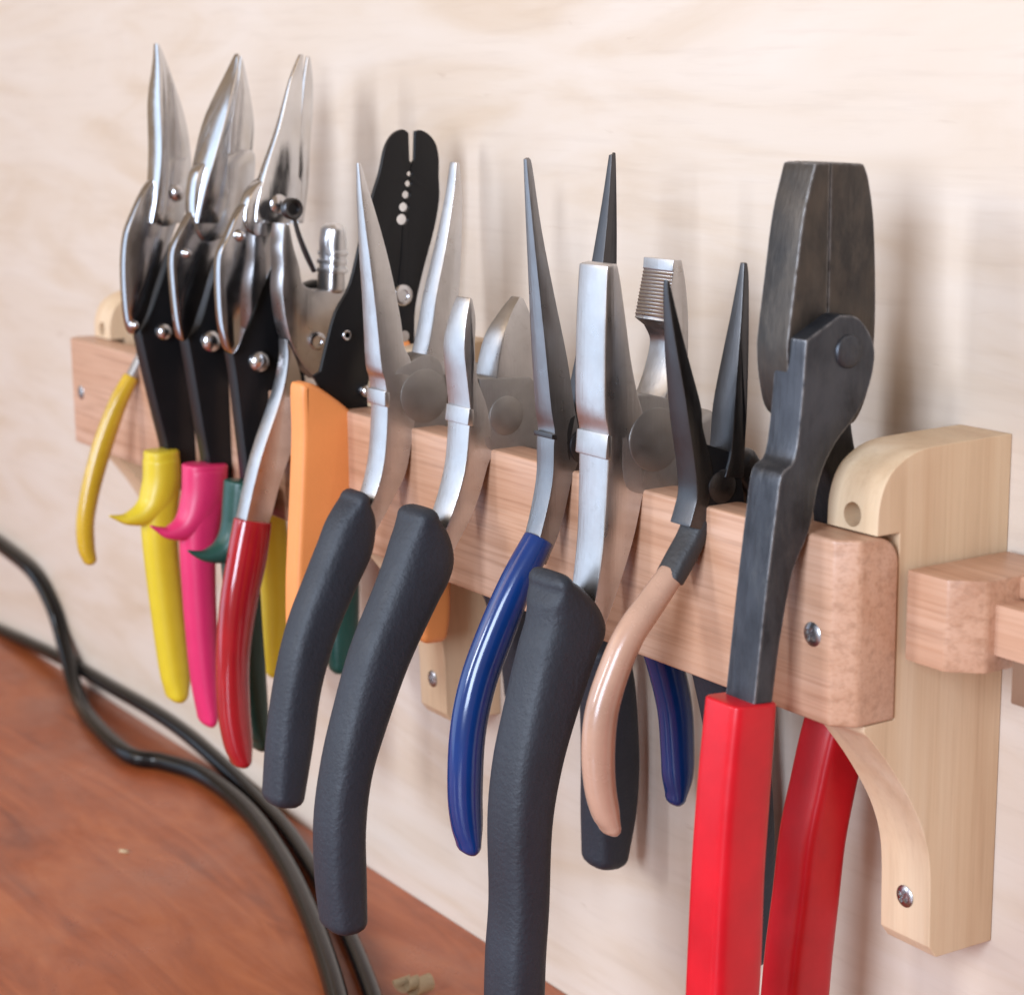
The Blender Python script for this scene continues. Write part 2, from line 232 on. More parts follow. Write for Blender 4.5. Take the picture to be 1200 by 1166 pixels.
'need.rear_jaw': (-196, [(19.29,78.82,2.0,1),(20.48,78.53,2.01,1),(20.86,67.85,2.59,0),(19.74,51.54,3.46,0),(18.24,38.23,4.03,0),(15.85,25.18,4.58,0),(13.03,14.99,4.9,1),(3.39,15.82,4.9,1),(5.98,21.3,4.77,0),(8.52,30.89,4.36,0),(10.08,38.75,4.03,0),(13.68,51.85,3.46,0),(17.53,67.98,2.59,0)]),
'need.joint': (-196, [(-6.14,16.65,5.0,0),(0.45,20.22,5.0,0),(5.85,21.85,5.0,0),(10.62,19.39,5.0,0),(12.61,12.16,5.0,0),(13.06,3.18,5.0,0),(11.73,-2.24,5.0,0),(0.56,-1.63,5.0,0),(-5.89,2.41,5.0,0)]),
'need.pivot': (-196, (5.0,4.7,9.47,8.2)),
'need.front_grip': (-196, [(-17.23,-20.88,2.86,6.8,0.0),(-17.64,-25.04,5.77,6.8,0.0),(-19.26,-30.12,7.47,6.8,0.0),(-21.48,-35.9,7.98,6.8,0.0),(-26.12,-44.53,7.63,6.8,0.0),(-32.93,-58.11,7.27,6.8,0.0),(-38.39,-74.55,6.78,6.8,0.0),(-41.91,-92.74,6.65,6.8,0.0),(-44.49,-108.5,5.68,6.8,0.0)]),
'need.rear_handle': (-196, [(20,14,8,4.4,0),(22.5,3,5,4.4,0),(23.5,-14,4,4.2,0),(27,-34,3.8,4,0),(32,-50,3.6,4,0)]),
'need.rear_grip': (-196, [(26,-28,5,5.4,0),(30,-42,6.4,6.4,0),(38,-62,6.4,6.4,0),(42.5,-82,6.2,6.2,0),(43,-92,5.6,5.6,0)]),
'strip.front_plate': (-236, [(26.93,86.72,0.9,1),(27.05,78.12,0.9,1),(27.72,77.03,0.9,1),(27.05,74.65,0.9,1),(26.59,74.56,0.9,1),(26.19,74.26,0.9,1),(26.04,73.84,0.9,1),(26.17,73.41,0.9,1),(26.56,73.09,0.9,1),(27.01,72.97,0.9,1),(26.51,71.76,0.9,1),(25.92,71.64,0.9,1),(25.43,71.28,0.9,1),(25.24,70.76,0.9,1),(25.41,70.23,0.9,1),(25.88,69.84,0.9,1),(26.46,69.68,0.9,1),(25.65,68.48,0.9,1),(24.93,68.34,0.9,1),(24.34,67.9,0.9,1),(24.12,67.29,0.9,1),(24.31,66.66,0.9,1),(24.88,66.18,0.9,1),(25.59,65.99,0.9,1),(24.77,64.83,0.9,1),(23.9,64.66,0.9,1),(23.19,64.14,0.9,1),(22.92,63.41,0.9,1),(23.16,62.65,0.9,1),(23.84,62.08,0.9,1),(24.7,61.84,0.9,1),(24.05,61.18,0.9,1),(23.02,60.98,0.9,1),(22.2,60.38,0.9,1),(21.88,59.52,0.9,1),(22.16,58.63,0.9,1),(22.95,57.96,0.9,1),(23.97,57.68,0.9,1),(23.08,47.89,0.9,1),(21.57,38.1,0.9,1),(12.53,1.67,0.9,1),(4.52,-3.41,0.9,1),(-4.29,2.69,0.9,1),(-9.51,11.64,0.9,1),(-7.03,12.8,0.9,1),(-4.31,21.84,0.9,0),(-0.95,31.37,0.9,0),(4.53,39.95,0.9,0),(9.29,55.36,0.9,0),(13.65,67.8,0.9,0),(16.31,74.67,0.9,0),(18.36,82.09,0.9,0),(21.27,86.3,0.9,0),(24.75,87.83,0.9,0)]),
'strip.rear_plate': (-235.9, [(29.57,87.21,0.9,1),(31.63,87.44,0.9,0),(34.47,86.04,0.9,0),(36.97,83.01,0.9,0),(38.0,78.38,0.9,0),(37.89,72.67,0.9,0),(37.92,65.56,0.9,0),(35.79,55.77,0.9,0),(31.32,42.49,0.9,0),(28.17,30.78,0.9,0),(27.61,19.96,0.9,0),(27.75,11.55,0.9,0),(22.02,0.81,0.9,1),(14.4,2.63,0.9,1),(21.74,38.1,0.9,1),(23.24,47.88,0.9,1),(24.07,57.68,0.9,1),(25.11,57.87,0.9,1),(25.93,58.47,0.9,1),(26.25,59.34,0.9,1),(25.97,60.23,0.9,1),(25.18,60.9,0.9,1),(24.15,61.18,0.9,1),(24.8,61.84,0.9,1),(25.68,62.01,0.9,1),(26.39,62.53,0.9,1),(26.66,63.26,0.9,1),(26.42,64.02,0.9,1),(25.74,64.6,0.9,1),(24.87,64.83,0.9,1),(25.69,65.99,0.9,1),(26.4,66.13,0.9,1),(26.99,66.56,0.9,1),(27.22,67.18,0.9,1),(27.02,67.81,0.9,1),(26.45,68.29,0.9,1),(25.75,68.48,0.9,1),(26.56,69.68,0.9,1),(27.15,69.8,0.9,1),(27.65,70.16,0.9,1),(27.84,70.68,0.9,1),(27.67,71.21,0.9,1),(27.19,71.61,0.9,1),(26.61,71.76,0.9,1),(27.11,72.97,0.9,1),(27.57,73.07,0.9,1),(27.98,73.36,0.9,1),(28.13,73.78,0.9,1),(27.99,74.21,0.9,1),(27.61,74.53,0.9,1),(27.15,74.65,0.9,1),(27.92,77.03,0.9,1),(29.05,78.07,0.9,1),(29.56,86.94,0.9,1)]),
'strip.pivot': (-236, (1.35,22.95,35.3,3.6)),
'strip.bolt': (-236, (1.35,8.6,5.43,2.4)),
'strip.eyelet': (-236, (1.3,2.3,23.83,1.6)),
'strip.stop_screw': (-236, (1.35,23.28,21.99,1.9)),
'strip.front_handle': (-236, [(-15.87,8.04,4.75,0),(-14.0,10.04,4.75,0),(-11.0,9.5,4.75,0),(-6.24,6.36,4.75,0),(-0.24,1.69,4.75,0),(4.28,-2.88,4.75,0),(5.73,-7.18,4.75,0),(3.94,-15.07,4.75,0),(1.13,-25.93,4.75,0),(-3.32,-39.41,4.75,0),(-7.51,-54.37,4.75,0),(-11.09,-69.45,4.75,0),(-13.26,-79.1,4.75,0),(-17.02,-80.19,4.75,0),(-19.92,-75.14,4.75,0),(-19.95,-58.18,4.75,0),(-18.77,-41.57,4.75,0),(-17.25,-23.75,4.75,0),(-16.05,-6.06,4.75,0)]),
'strip.rear_handle': (-236, [(20,18,6,2.0,0),(23.6,6,5.6,2.8,4),(23.8,-10,5.6,3.6,10),(22.6,-40,5.8,4,17),(21,-64,5.8,4,20),(20.6,-73,4.8,3.4,20.5)]),
'red.plate': (-274, [(-0.96,57.58,4.52,1),(1.21,56.93,4.53,1),(2.5,49.6,4.58,0),(4.17,43.89,4.62,0),(5.51,37.32,4.66,0),(9.89,34.78,4.67,1),(22.17,34.3,4.67,1),(18.69,27.63,4.72,0),(14.97,20.39,4.57,0),(12.07,11.89,4.04,0),(10.13,4.47,3.57,1),(3.72,11.41,3.96,0),(-0.7,21.54,4.57,0),(-2.5,34.42,4.68,0),(-1.87,42.54,4.63,0),(-1.89,49.82,4.58,0)]),
'red.boss': (-274, [(18.19,34.76,3.84,5.4,-0.0),(18.37,40.5,3.63,5.4,-0.0)]),
'red.knob': (-274, [(18.71,41.06,3.93,5.2,-0.0),(19.18,45.62,3.93,5.2,-0.0),(19.33,50.48,4.11,5.2,-0.0),(19.42,53.61,3.53,5.2,-0.0)]),
'red.rib_a': (-274, [(18.69,40.48,3.97,5.9,-0.0),(18.72,41.34,3.97,5.9,-0.0)]),
'red.rib_b': (-274, [(18.78,43.35,3.78,5.9,-0.0),(18.81,44.21,3.78,5.9,-0.0)]),
'red.rib_c': (-274, [(19.2,46.19,3.82,5.8,-0.0),(19.22,47.05,3.82,5.8,-0.0)]),
'red.ring': (-274, (5.2,1.67,62.23,3.6)),
'red.spring': (-270, [(2.83,59.62,0.65,0.9,-0.0),(4.51,53.67,0.83,0.9,-0.0),(6.84,47.65,1.01,0.9,-0.0),(9.82,41.27,0.84,0.9,-0.0)]),
'red.screw': (-274, (4.75,9.94,17.9,3.0)),
'red.tang': (-274, [(-0.67,19.12,3.11,1),(2.16,13.2,3.39,0),(4.17,3.87,3.83,0),(2.86,-9.88,4.22,0),(-4.76,-27.75,4.09,0),(-9.7,-41.82,4.0,0),(-15.06,-49.34,4.0,1),(-20.04,-47.51,4.0,1),(-17.79,-38.16,4.01,0),(-12.09,-19.36,4.14,0),(-4.07,-0.26,4.07,0),(-0.82,11.45,3.49,0)]),
'red.front_grip': (-274, [(-14.08,-41.68,6.43,5.4,-0.0),(-16.79,-54.3,6.8,5.4,-0.0),(-20.6,-70.07,6.28,5.4,-0.0),(-23.22,-87.59,5.59,5.4,-0.0),(-23.63,-105.63,5.45,5.4,-0.0),(-22.54,-118.02,4.79,5.4,-0.0),(-21.8,-123.68,3.39,5.4,-0.0)]),
'red.rear_handle': (-274, [(14,22,6,3.5,0),(21.5,6,4.4,3.5,0),(22.5,-15,4,3.5,0),(24,-38,3.6,3.4,0)]),
'red.rear_grip': (-274, [(23.5,-26,4.8,5,0),(24,-38,5.2,5.2,0),(23.5,-50,5.2,5.2,0),(22.5,-60,4.6,4.6,0)]),
's3.front_jaw': (-285, [(14.51,112.07,0.75,1),(15.79,112.07,0.75,1),(14.72,99.24,1.35,0),(12.87,83.84,2.06,0),(11.42,69.77,2.69,0),(8.75,56.54,3.25,1),(-5.18,57.15,3.25,1),(-3.8,64.67,2.94,0),(0.32,75.74,2.44,0),(5.48,88.19,1.87,0),(10.51,103.46,1.16,0)]),
's3.rear_jaw': (-289, [(19.44,111.59,0.78,1),(20.39,111.31,0.79,1),(20.91,103.43,1.16,0),(20.35,93.55,1.61,0),(18.73,82.23,2.12,0),(17.35,69.15,2.7,0),(14.67,56.08,3.25,1),(9.5,56.31,3.25,1),(12.83,69.59,2.69,0),(15.18,87.97,1.87,0),(17.68,103.45,1.16,0)]),
's3.link': (-287, [(-8.33,62.5,2.5,0),(-14.01,52.9,2.5,0),(-17.42,45.47,2.5,0),(-17.82,28.5,2.5,0),(-16.4,17.82,2.5,0),(-14.37,13.93,2.5,0),(-11.76,16.03,2.5,0),(-7.64,24.36,2.5,0),(-2.5,34.08,2.5,0),(2.66,44.39,2.5,0),(6.22,54.23,2.5,0),(7.17,62.74,2.5,0),(-0.33,66.42,2.5,0)]),
's3.front_handle': (-291, [(-13.55,17.91,3.8,1),(-11.82,6.18,3.8,0),(-10.3,-11.51,3.8,0),(-8.79,-30.03,3.8,0),(-8.59,-41.41,3.8,1),(0.17,-42.5,3.8,1),(2.13,-24.69,3.8,0),(4.84,-4.11,3.8,0),(7.53,16.3,3.8,0),(8.9,36.64,3.8,0),(5.39,46.66,3.8,0),(-0.09,37.18,3.8,0),(-7.07,21.76,3.8,0)]),
's3.bolt': (-287, (0.2,-3.24,10.17,3.9)),
's3.jaw_bolt': (-287, (3.4,3.85,62.91,4.2)),
's3.link_bolt': (-287, (2.6,-10.0,53.28,2.2)),
's3.grip': (-287, [(-9.89,-31.06,7.39,6.6,0.0),(-11.7,-43.98,7.05,6.6,0.0),(-13.14,-55.81,6.36,6.6,0.0),(-12.37,-77.15,5.71,6.6,0.0),(-10.95,-98.9,5.04,6.6,0.0),(-9.71,-117.81,3.93,6.6,0.0),(-9.24,-122.91,2.26,6.6,0.0)]),
's3.guard': (-287, [(-10.28,-32.8,7.0,7,0.0),(-11.26,-41.04,7.01,7,0.0),(-14.16,-49.06,6.04,6.6,0.0),(-19.15,-53.49,4.29,5.5,0.0),(-25.23,-54.45,2.31,3.6,0.0),(-29.28,-53.3,1.14,2,0.0),(-31.74,-52.08,0.43,1,0.0)]),
's2.front_jaw': (-317, [(6.75,112.93,1.41,1),(7.24,112.35,1.69,1),(3.88,102.28,6.5,0),(0.22,90.88,8.5,0),(-1.57,78.56,8.5,0),(-1.62,63.41,5.93,0),(-4.5,55.58,4.5,1),(-12.17,55.92,4.5,1),(-10.07,66.65,6.5,0),(-6.67,78.69,8.5,0),(-1.96,92.34,8.5,0),(4.4,106.58,4.44,0)]),
's2.rear_jaw': (-321, [(10.17,112.15,0.94,1),(11.09,108.09,1.39,0),(12.44,97.91,2.52,0),(12.95,87.68,3.33,0),(11.18,75.99,4.0,0),(9.17,62.76,3.68,0),(5.65,54.89,3.5,1),(-2.18,55.23,3.5,1),(2.19,70.37,3.86,0),(4.46,87.83,3.33,0),(7.94,102.3,2.04,0)]),
's2.link': (-319, [(-10.08,62.05,2.5,0),(-16.54,52.99,2.5,0),(-20.07,45.28,2.5,0),(-20.05,32.07,2.5,0),(-19.02,19.88,2.5,0),(-17.63,15.31,2.5,0),(-14.95,17.79,2.5,0),(-10.28,28.49,2.5,0),(-5.9,39.8,2.5,0),(-1.64,48.17,2.5,0),(2.56,55.07,2.5,0),(5.53,63.81,2.5,0),(-2.09,68.19,2.5,0)]),
's2.front_handle': (-323, [(-15.07,16.41,4.5,1),(-13.1,2.73,4.5,0),(-10.65,-15.72,4.5,0),(-8.63,-29.76,4.5,0),(-8.56,-43.71,4.5,1),(5.47,-45.42,4.5,1),(6.64,-33.02,4.5,0),(5.36,-14.23,4.5,0),(4.3,1.24,4.5,0),(4.25,16.48,4.5,0),(3.99,34.61,4.5,0),(1.2,46.72,4.5,0),(-4.52,35.12,4.5,0),(-10.03,20.53,4.5,0)]),
's2.bolt': (-319, (0.8,-6.21,14.27,4.1)),
's2.jaw_bolt': (-319, (4.2,-2.34,65.92,3.4)),
's2.link_bolt': (-319, (2.6,-15.33,45.63,1.8)),
's2.grip': (-319, [(-10.38,-29.95,8.06,6.6,0.0),(-11.17,-40.37,7.72,6.6,0.0),(-13.39,-53.15,7.02,6.6,0.0),(-14.57,-64.88,5.94,6.6,0.0),(-14.36,-90.18,5.27,6.6,0.0),(-13.53,-109.52,4.74,6.6,0.0),(-13.39,-121.82,2.67,6.6,0.0)]),
's2.guard': (-319, [(-10.47,-31.79,8.05,7,0.0),(-11.47,-39.72,7.7,7,0.0),(-14.43,-46.8,6.72,6.6,0.0),(-19.23,-51.16,4.7,5.5,0.0),(-25.15,-52.24,2.44,3.6,0.0),(-28.65,-50.86,1.2,2,0.0),(-31.47,-49.27,0.45,1,0.0)]),
's1.front_jaw': (-348, [(-9.64,117.01,1.56,1),(-8.71,116.72,1.61,1),(-7.99,109.94,2.93,0),(-8.45,96.67,5.5,0),(-8.64,81.86,5.81,0),(-9.13,66.92,5.33,0),(-11.11,54.29,4.0,1),(-15.67,54.49,4.0,1),(-13.69,64.07,5.0,0),(-11.73,78.96,5.88,0),(-11.36,96.71,5.5,0),(-9.93,109.94,2.93,0)]),
's1.rear_jaw': (-352, [(-6.64,116.54,0.82,1),(-5.29,113.28,1.1,0),(-2.46,104.06,1.88,0),(0.9,92.06,2.69,0),(2.47,80.28,3.17,0),(2.1,67.86,3.5,0),(-1.88,53.66,3.5,1),(-9.82,54.01,3.5,1),(-6.96,72.69,3.5,0),(-5.71,96.64,2.5,0),(-6.22,110.02,1.38,0)]),
's1.link': (-350, [(-14.14,68.43,2.5,0),(-21.21,56.67,2.5,0),(-24.2,48.67,2.5,0),(-25.48,36.34,2.5,0),(-24.99,20.46,2.5,0),(-22.67,14.77,2.5,0),(-18.48,20.01,2.5,0),(-13.22,33.49,2.5,0),(-8.02,45.44,2.5,0),(-3.55,55.92,2.5,0),(-1.88,63.47,2.5,0),(-7.46,71.22,2.5,0)]),
's1.front_handle': (-354, [(-19.51,15.27,4.5,1),(-16.65,-0.49,4.5,0),(-13.42,-16.49,4.5,0),(-10.7,-30.1,4.5,0),(-10.0,-43.95,4.5,1),(0.22,-45.16,4.5,1),(2.09,-34.06,4.5,0),(0.54,-14.67,4.5,0),(-0.98,4.48,4.5,0),(-1.62,20.2,4.5,0),(-1.58,35.74,4.5,0),(-4.42,46.68,4.5,0),(-10.38,33.17,4.5,0),(-15.59,21.17,4.5,0)]),
's1.bolt': (-350, (0.8,-10.71,14.96,3.3)),
's1.jaw_bolt': (-350, (4.2,-4.89,64.85,3.2)),
's1.link_bolt': (-350, (2.6,-22.85,18.48,1.8)),
's1.grip': (-350, [(-13.48,-29.24,6.2,6.4,0.0),(-13.6,-38.8,6.58,6.4,0.0),(-15.22,-51.44,6.6,6.4,0.0),(-15.5,-64.32,6.27,6.4,0.0),(-13.68,-90.7,5.97,6.4,0.0),(-11.95,-112.51,5.46,6.4,0.0),(-11.65,-120.91,3.89,6.4,0.0)]),
's1.guard': (-350, [(-13.63,-32.41,6.5,7,0.0),(-14.0,-40.03,6.68,7,0.0),(-16.71,-47.4,6.23,6.6,0.0),(-21.61,-51.28,4.38,5.5,0.0),(-27.67,-52.44,2.34,3.6,0.0),(-31.27,-51.67,1.22,2,0.0),(-34.19,-50.66,0.45,1,0.0)]),
's1.rear_handle': (-350, [(16,34,5,3.6,0),(20,18,7.5,3.6,0),(24.5,0,5,3.6,0),(25.5,-25,4.2,3.6,0),(27.5,-48,4,3.6,0)]),
's2.rear_handle': (-319, [(16,34,5,3.6,0),(20,18,7.5,3.6,0),(24.5,0,5,3.6,0),(25.5,-25,4.2,3.6,0),(27.5,-48,4,3.6,0)]),
's3.rear_handle': (-287, [(16,34,5,3.6,0),(20,18,7.5,3.6,0),(24.5,0,5,3.6,0),(25.5,-25,4.2,3.6,0),(27.5,-48,4,3.6,0)]),
's1.rear_grip': (-350, [(27.5,-42,5.6,5,0),(30,-62,6,5.4,0),(31.5,-90,6,5.4,0),(31,-112,5.6,5,0),(30.5,-119,4.6,4.2,0)]),
's2.rear_grip': (-319, [(27.5,-42,5.6,5,0),(29,-62,6,5.4,0),(29,-84,6,5.4,0),(28.5,-98,5.6,5,0),(28,-104,4.6,4.2,0)]),
's3.rear_grip': (-287, [(26.5,-42,5.6,5,0),(26.5,-62,6,5.4,0),(26,-82,6,5.4,0),(25.5,-95,5.6,5,0),(25,-101,4.6,4.2,0)]),
's3.pivot_plate': (-286.6, [(-5.43,67.22,3.6,0),(2.97,73.12,3.6,0),(11.86,72.28,3.6,0),(12.84,63.15,3.6,0),(6.12,54.88,3.6,0),(-2.86,52.46,3.6,0),(-8.33,57.23,3.6,0)]),
's2.pivot_plate': (-318.6, [(-9.06,74.86,3.9,0),(0.06,78.09,3.9,0),(10.55,80.16,3.9,0),(11.21,71.64,3.9,0),(8.5,61.41,3.9,0),(2.94,53.37,3.9,0),(-7.62,49.15,3.9,0),(-11.82,55.79,3.9,0),(-12.01,65.69,3.9,0)]),
's1.pivot_plate': (-349.6, [(-9.99,74.05,3.7,0),(-3.96,76.89,3.7,0),(1.27,75.54,3.7,0),(0.03,62.85,3.7,0),(-4.99,54.54,3.7,0),(-11.63,53.62,3.7,0),(-13.83,62.16,3.7,0)]),
'thin.front_grip': (-402, [(-2.73,-8.67,2.99,3.4,0.0),(-8.51,-18.2,3.57,3.4,0.0),(-15.28,-33.32,3.94,3.4,0.0),(-21.05,-49.54,3.75,3.4,0.0),(-24.21,-62.7,3.56,3.4,0.0),(-24.42,-72.89,3.38,3.4,0.0),(-23.31,-78.17,2.67,3.4,0.0)]),
'thin.front_tang': (-402, [(6.92,6.62,3.13,2.6,0.0),(2.25,-1.38,2.36,2.6,0.0),(-3.11,-9.3,1.76,2.6,0.0)]),
'thin.joint': (-402, [(2.28,10.58,3.0,0),(6.67,13.26,3.0,0),(12.33,12.19,3.0,0),(14.25,7.37,3.0,0),(12.57,2.13,3.0,0),(6.76,0.58,3.0,0),(2.68,4.24,3.0,0)]),
'thin.pivot': (-402, (3,7.78,6.85,3)),
'thin.front_jaw': (-402, [(8.85,26.88,1.12,1),(10.27,26.8,1.12,1),(10.22,18.24,1.93,0),(9.48,9.7,2.7,1),(3.8,10.11,2.7,1),(5.26,18.57,1.93,0)]),
'thin.rear_jaw': (-402, [(10.63,26.78,1.12,1),(12.05,26.69,1.12,1),(14.17,17.97,1.87,0),(14.52,9.32,2.6,1),(9.52,9.68,2.6,1),(10.42,18.22,1.87,0)]),
'thin.rear_handle': (-402, [(15,14,3.5,2.6,0),(21,4,3,2.6,0),(22,-14,2.6,2.6,0)]),
'thin.rear_grip': (-402, [(21.8,-10,3.2,3.2,0),(26,-26,3.4,3.2,0),(34,-48,3.4,3.2,0),(37,-66,3.4,3.2,0),(35,-76,2.8,2.8,0)]),
'cable_a': (0, [(-810.8,48.1,-142.0),(-757.5,48.1,-140.6),(-715.5,48.1,-142.5),(-670.1,48.1,-147.8),(-644.7,48.1,-160.9),(-629.7,47.1,-175.6),(-592.0,38.9,-191.9),(-544.6,28.1,-191.9),(-489.2,23.2,-191.9),(-470.2,32.3,-191.9),(-442.2,39.2,-191.9),(-393.4,36.0,-191.9),(-339.0,24.3,-191.9),(-289.2,9.5,-191.9),(-243.3,-6.6,-191.9),(-206.8,-21.1,-191.9),(-170.0,-37.6,-191.9)]),
'cable_b': (0, [(-824.6,48.9,-196.6),(-762.9,48.9,-195.0),(-692.4,48.9,-190.3),(-628.8,48.9,-186.6),(-571.5,48.9,-185.5),(-519.3,48.9,-184.4),(-476.3,48.9,-186.0),(-418.3,48.1,-192.5),(-373.5,41.7,-192.5),(-330.4,31.7,-192.5),(-286.9,19.5,-192.5),(-250.1,7.7,-192.5),(-212.8,-5.8,-192.5),(-179.0,-19.7,-192.5)]),
'chip': (0, [(-388.6,-20.7,-195.5)]),
'scrap': (0, [(-213.4,8.8,-195.5),(-213.0,16.2,-195.5)]),
}
ORG = Vector((0, 0, 0))
def finish(name, bm, mat, parent, org, sharp=38, bevel=0.0, seg=2, smooth=True):
    bmesh.ops.recalc_face_normals(bm, faces=bm.faces)
    if bevel > 0:
        ed = [e for e in bm.edges if len(e.link_faces) == 2 and e.calc_face_angle(0) > math.radians(32)]
        bmesh.ops.bevel(bm, geom=ed, offset=bevel, segments=seg, profile=.6, affect='EDGES', clamp_overlap=True)
    for f in bm.faces: f.smooth = smooth
    for e in bm.edges:
        e.smooth = not (len(e.link_faces) == 2 and e.calc_face_angle(0) > math.radians(sharp))
    o_ = Vector(org)
    for vv in bm.verts: vv.co = (vv.co - o_) / 1000.0
    me = bpy.data.meshes.new(name); bm.to_mesh(me); bm.free()
    me.materials.append(MAT[mat])
    o = bpy.data.objects.new(name, me); COL.objects.link(o)
    if parent is not None: o.parent = parent
    else: o.location = o_ / 1000.0
    return o
def cr(p0, p1, p2, p3, t):
    return tuple(.5 * ((2 * b) + (-a + c) * t + (2 * a - 5 * b + 4 * c - d) * t * t + (-a + 3 * b - 3 * c + d) * t ** 3) for a, b, c, d in zip(p0, p1, p2, p3))
def smooth_closed(pts, sub=4):
    n = len(pts); out = []
    for i in range(n):
        p0, p1, p2, p3 = (pts[(i + k) % n] for k in (-1, 0, 1, 2))
        if p1[3] and p2[3]: out.append(p1[:3]); continue
        if p1[3]: p0 = tuple(2 * a - b for a, b in zip(p1[:3], p2[:3]))
        if p2[3]: p3 = tuple(2 * a - b for a, b in zip(p2[:3], p1[:3]))
        for k in range(sub): out.append(cr(p0[:3], p1[:3], p2[:3], p3[:3], k / sub))
    return out
def smooth_open(pts, sub=4):
    n = len(pts); out = []
    for i in range(n - 1):
        p1, p2 = pts[i], pts[i + 1]
        p0 = pts[i - 1] if i else tuple(2 * a - b for a, b in zip(p1, p2))
        p3 = pts[i + 2] if i + 2 < n else tuple(2 * a - b for a, b in zip(p2, p1))
        for k in range(sub): out.append(cr(p0, p1, p2, p3, k / sub))
    out.append(tuple(pts[-1])); return out
class Thing:
    def __init__(s, name, x, label, cat, group=None, zb=-100):
        s.o = bpy.data.objects.new(name, None); COL.objects.link(s.o)
        s.org = Vector((x, 0, zb)); s.o.location = s.org / 1000.0
        s.o.empty_display_size = .01
        s.o['label'] = label; s.o['category'] = cat
        if group: s.o['group'] = group
    def plate(s, name, key, mat, bevel=.5, parent=None, sub=4, dx=0, seg=2, rnd=0):
        x, pts = D[key]; P = smooth_closed(pts, sub); bm = bmesh.new()
        if rnd:
            n = len(P); area2 = sum(P[i][0] * P[(i + 1) % n][1] - P[(i + 1) % n][0] * P[i][1] for i in range(n)); sg = 1 if area2 > 0 else -1
            nr = []
            for i in range(n):
                dy, dz = P[(i + 2) % n][0] - P[i - 2][0], P[(i + 2) % n][1] - P[i - 2][1]; l = math.hypot(dy, dz) or 1
                nr.append((-dz / l * sg, dy / l * sg))
            rings = []
            for side in (1, -1):
                for ph in ((0, 20, 40, 60, 80, 90) if side > 0 else (90, 80, 60, 40, 20, 0)):
                    c_, s_ = math.cos(math.radians(ph)), math.sin(math.radians(ph))
                    rings.append([bm.verts.new((x + dx + side * (p[2] - rnd * (1 - c_)), p[0] + q[0] * rnd * (1 - s_), p[1] + q[1] * rnd * (1 - s_))) for p, q in zip(P, nr)])
            bm.faces.new(rings[0]); bm.faces.new(rings[-1][::-1])
            for r0, r1 in zip(rings, rings[1:]):
                for i in range(n): bm.faces.new((r0[i], r0[(i + 1) % n], r1[(i + 1) % n], r1[i]))
            return finish(name, bm, mat, parent or s.o, s.org, sharp=60)
        a = [bm.verts.new((x + dx + h, y, z)) for y, z, h in P]
        b_ = [bm.verts.new((x + dx - h, y, z)) for y, z, h in P]
        n = len(P)
        fa = bm.faces.new(a); fb = bm.faces.new(b_[::-1])
        for i in range(n): bm.faces.new((a[i], b_[i], b_[(i + 1) % n], a[(i + 1) % n]))
        return finish(name, bm, mat, parent or s.o, s.org, bevel=bevel, seg=seg)
    def tube(s, name, key, mat, n=2.2, cap0=2.0, cap1=2.0, parent=None, seg=28, sub=5, sharp=50, tw=1):
        x, st = D[key]; P = smooth_open(st, sub)
        bm = bmesh.new(); rings = []
        def ring(c, nr, a, b_, xo):
            vs = []
            for k in range(seg):
                th = 2 * math.pi * k / seg; ct, si = math.cos(th), math.sin(th)
                u = math.copysign(abs(ct) ** (2 / n), ct) * a; w = math.copysign(abs(si) ** (2 / n), si) * b_
                vs.append(bm.verts.new((x + xo + w, c[0] + nr[0] * u, c[1] + nr[1] * u)))
            rings.append(vs)
        N = len(P)
        def frame(i):
            a0 = P[max(i - tw, 0)]; a1 = P[min(i + tw, N - 1)]
            d = Vector((a1[0] - a0[0], a1[1] - a0[1])); d.normalize(); return d, (-d[1], d[0])
        d, nr = frame(0); y, z, a, b_, xo = P[0]
        if cap0:
            for q in (85, 60, 35, 15):
                r = math.radians(q); ring((y - d[0] * cap0 * math.sin(r), z - d[1] * cap0 * math.sin(r)), nr, max(a - min(cap0, a) * (1 - math.cos(r)), .05), max(b_ - min(cap0, b_) * (1 - math.cos(r)), .05), xo)
        for i in range(N):
            d, nr = frame(i); y, z, a, b_, xo = P[i]; ring((y, z), nr, max(a, .15), max(b_, .15), xo)
        if cap1:
            for q in (15, 35, 60, 85):
                r = math.radians(q); ring((y + d[0] * cap1 * math.sin(r), z + d[1] * cap1 * math.sin(r)), nr, max(a - min(cap1, a) * (1 - math.cos(r)), .05), max(b_ - min(cap1, b_) * (1 - math.cos(r)), .05), xo)
        for r0, r1 in zip(rings, rings[1:]):
            for k in range(seg): bm.faces.new((r0[k], r0[(k + 1) % seg], r1[(k + 1) % seg], r1[k]))
        bm.faces.new(rings[0][::-1]); bm.faces.new(rings[-1])
        return finish(name, bm, mat, parent or s.o, s.org, sharp=sharp)
    def disc(s, name, key, mat, prof, parent=None, seg=28, depth=1.0):
        # lathe about x: prof = [(height, radius factor)...]
        x, (off, y, z, r) = D[key]; bm = bmesh.new(); rings = []
        for h, q in [(-depth, 1.0)] + prof:
            rings.append([bm.verts.new((x + off + h, y + r * q * math.cos(2 * math.pi * k / seg), z + r * q * math.sin(2 * math.pi * k / seg))) for k in range(seg)])
        for r0, r1 in zip(rings, rings[1:]):
            for k in range(seg): bm.faces.new((r0[k], r0[(k + 1) % seg], r1[(k + 1) % seg], r1[k]))
        bm.faces.new(rings[0][::-1]); bm.faces.new(rings[-1])
        return finish(name, bm, mat, parent or s.o, s.org, sharp=50)
DOME = [(.2, 1.0), (1.0, .92), (1.9, .72), (2.5, .42), (2.75, .12)]
FLAT = [(.28, 1.0), (.5, .95), (.5, .3)]
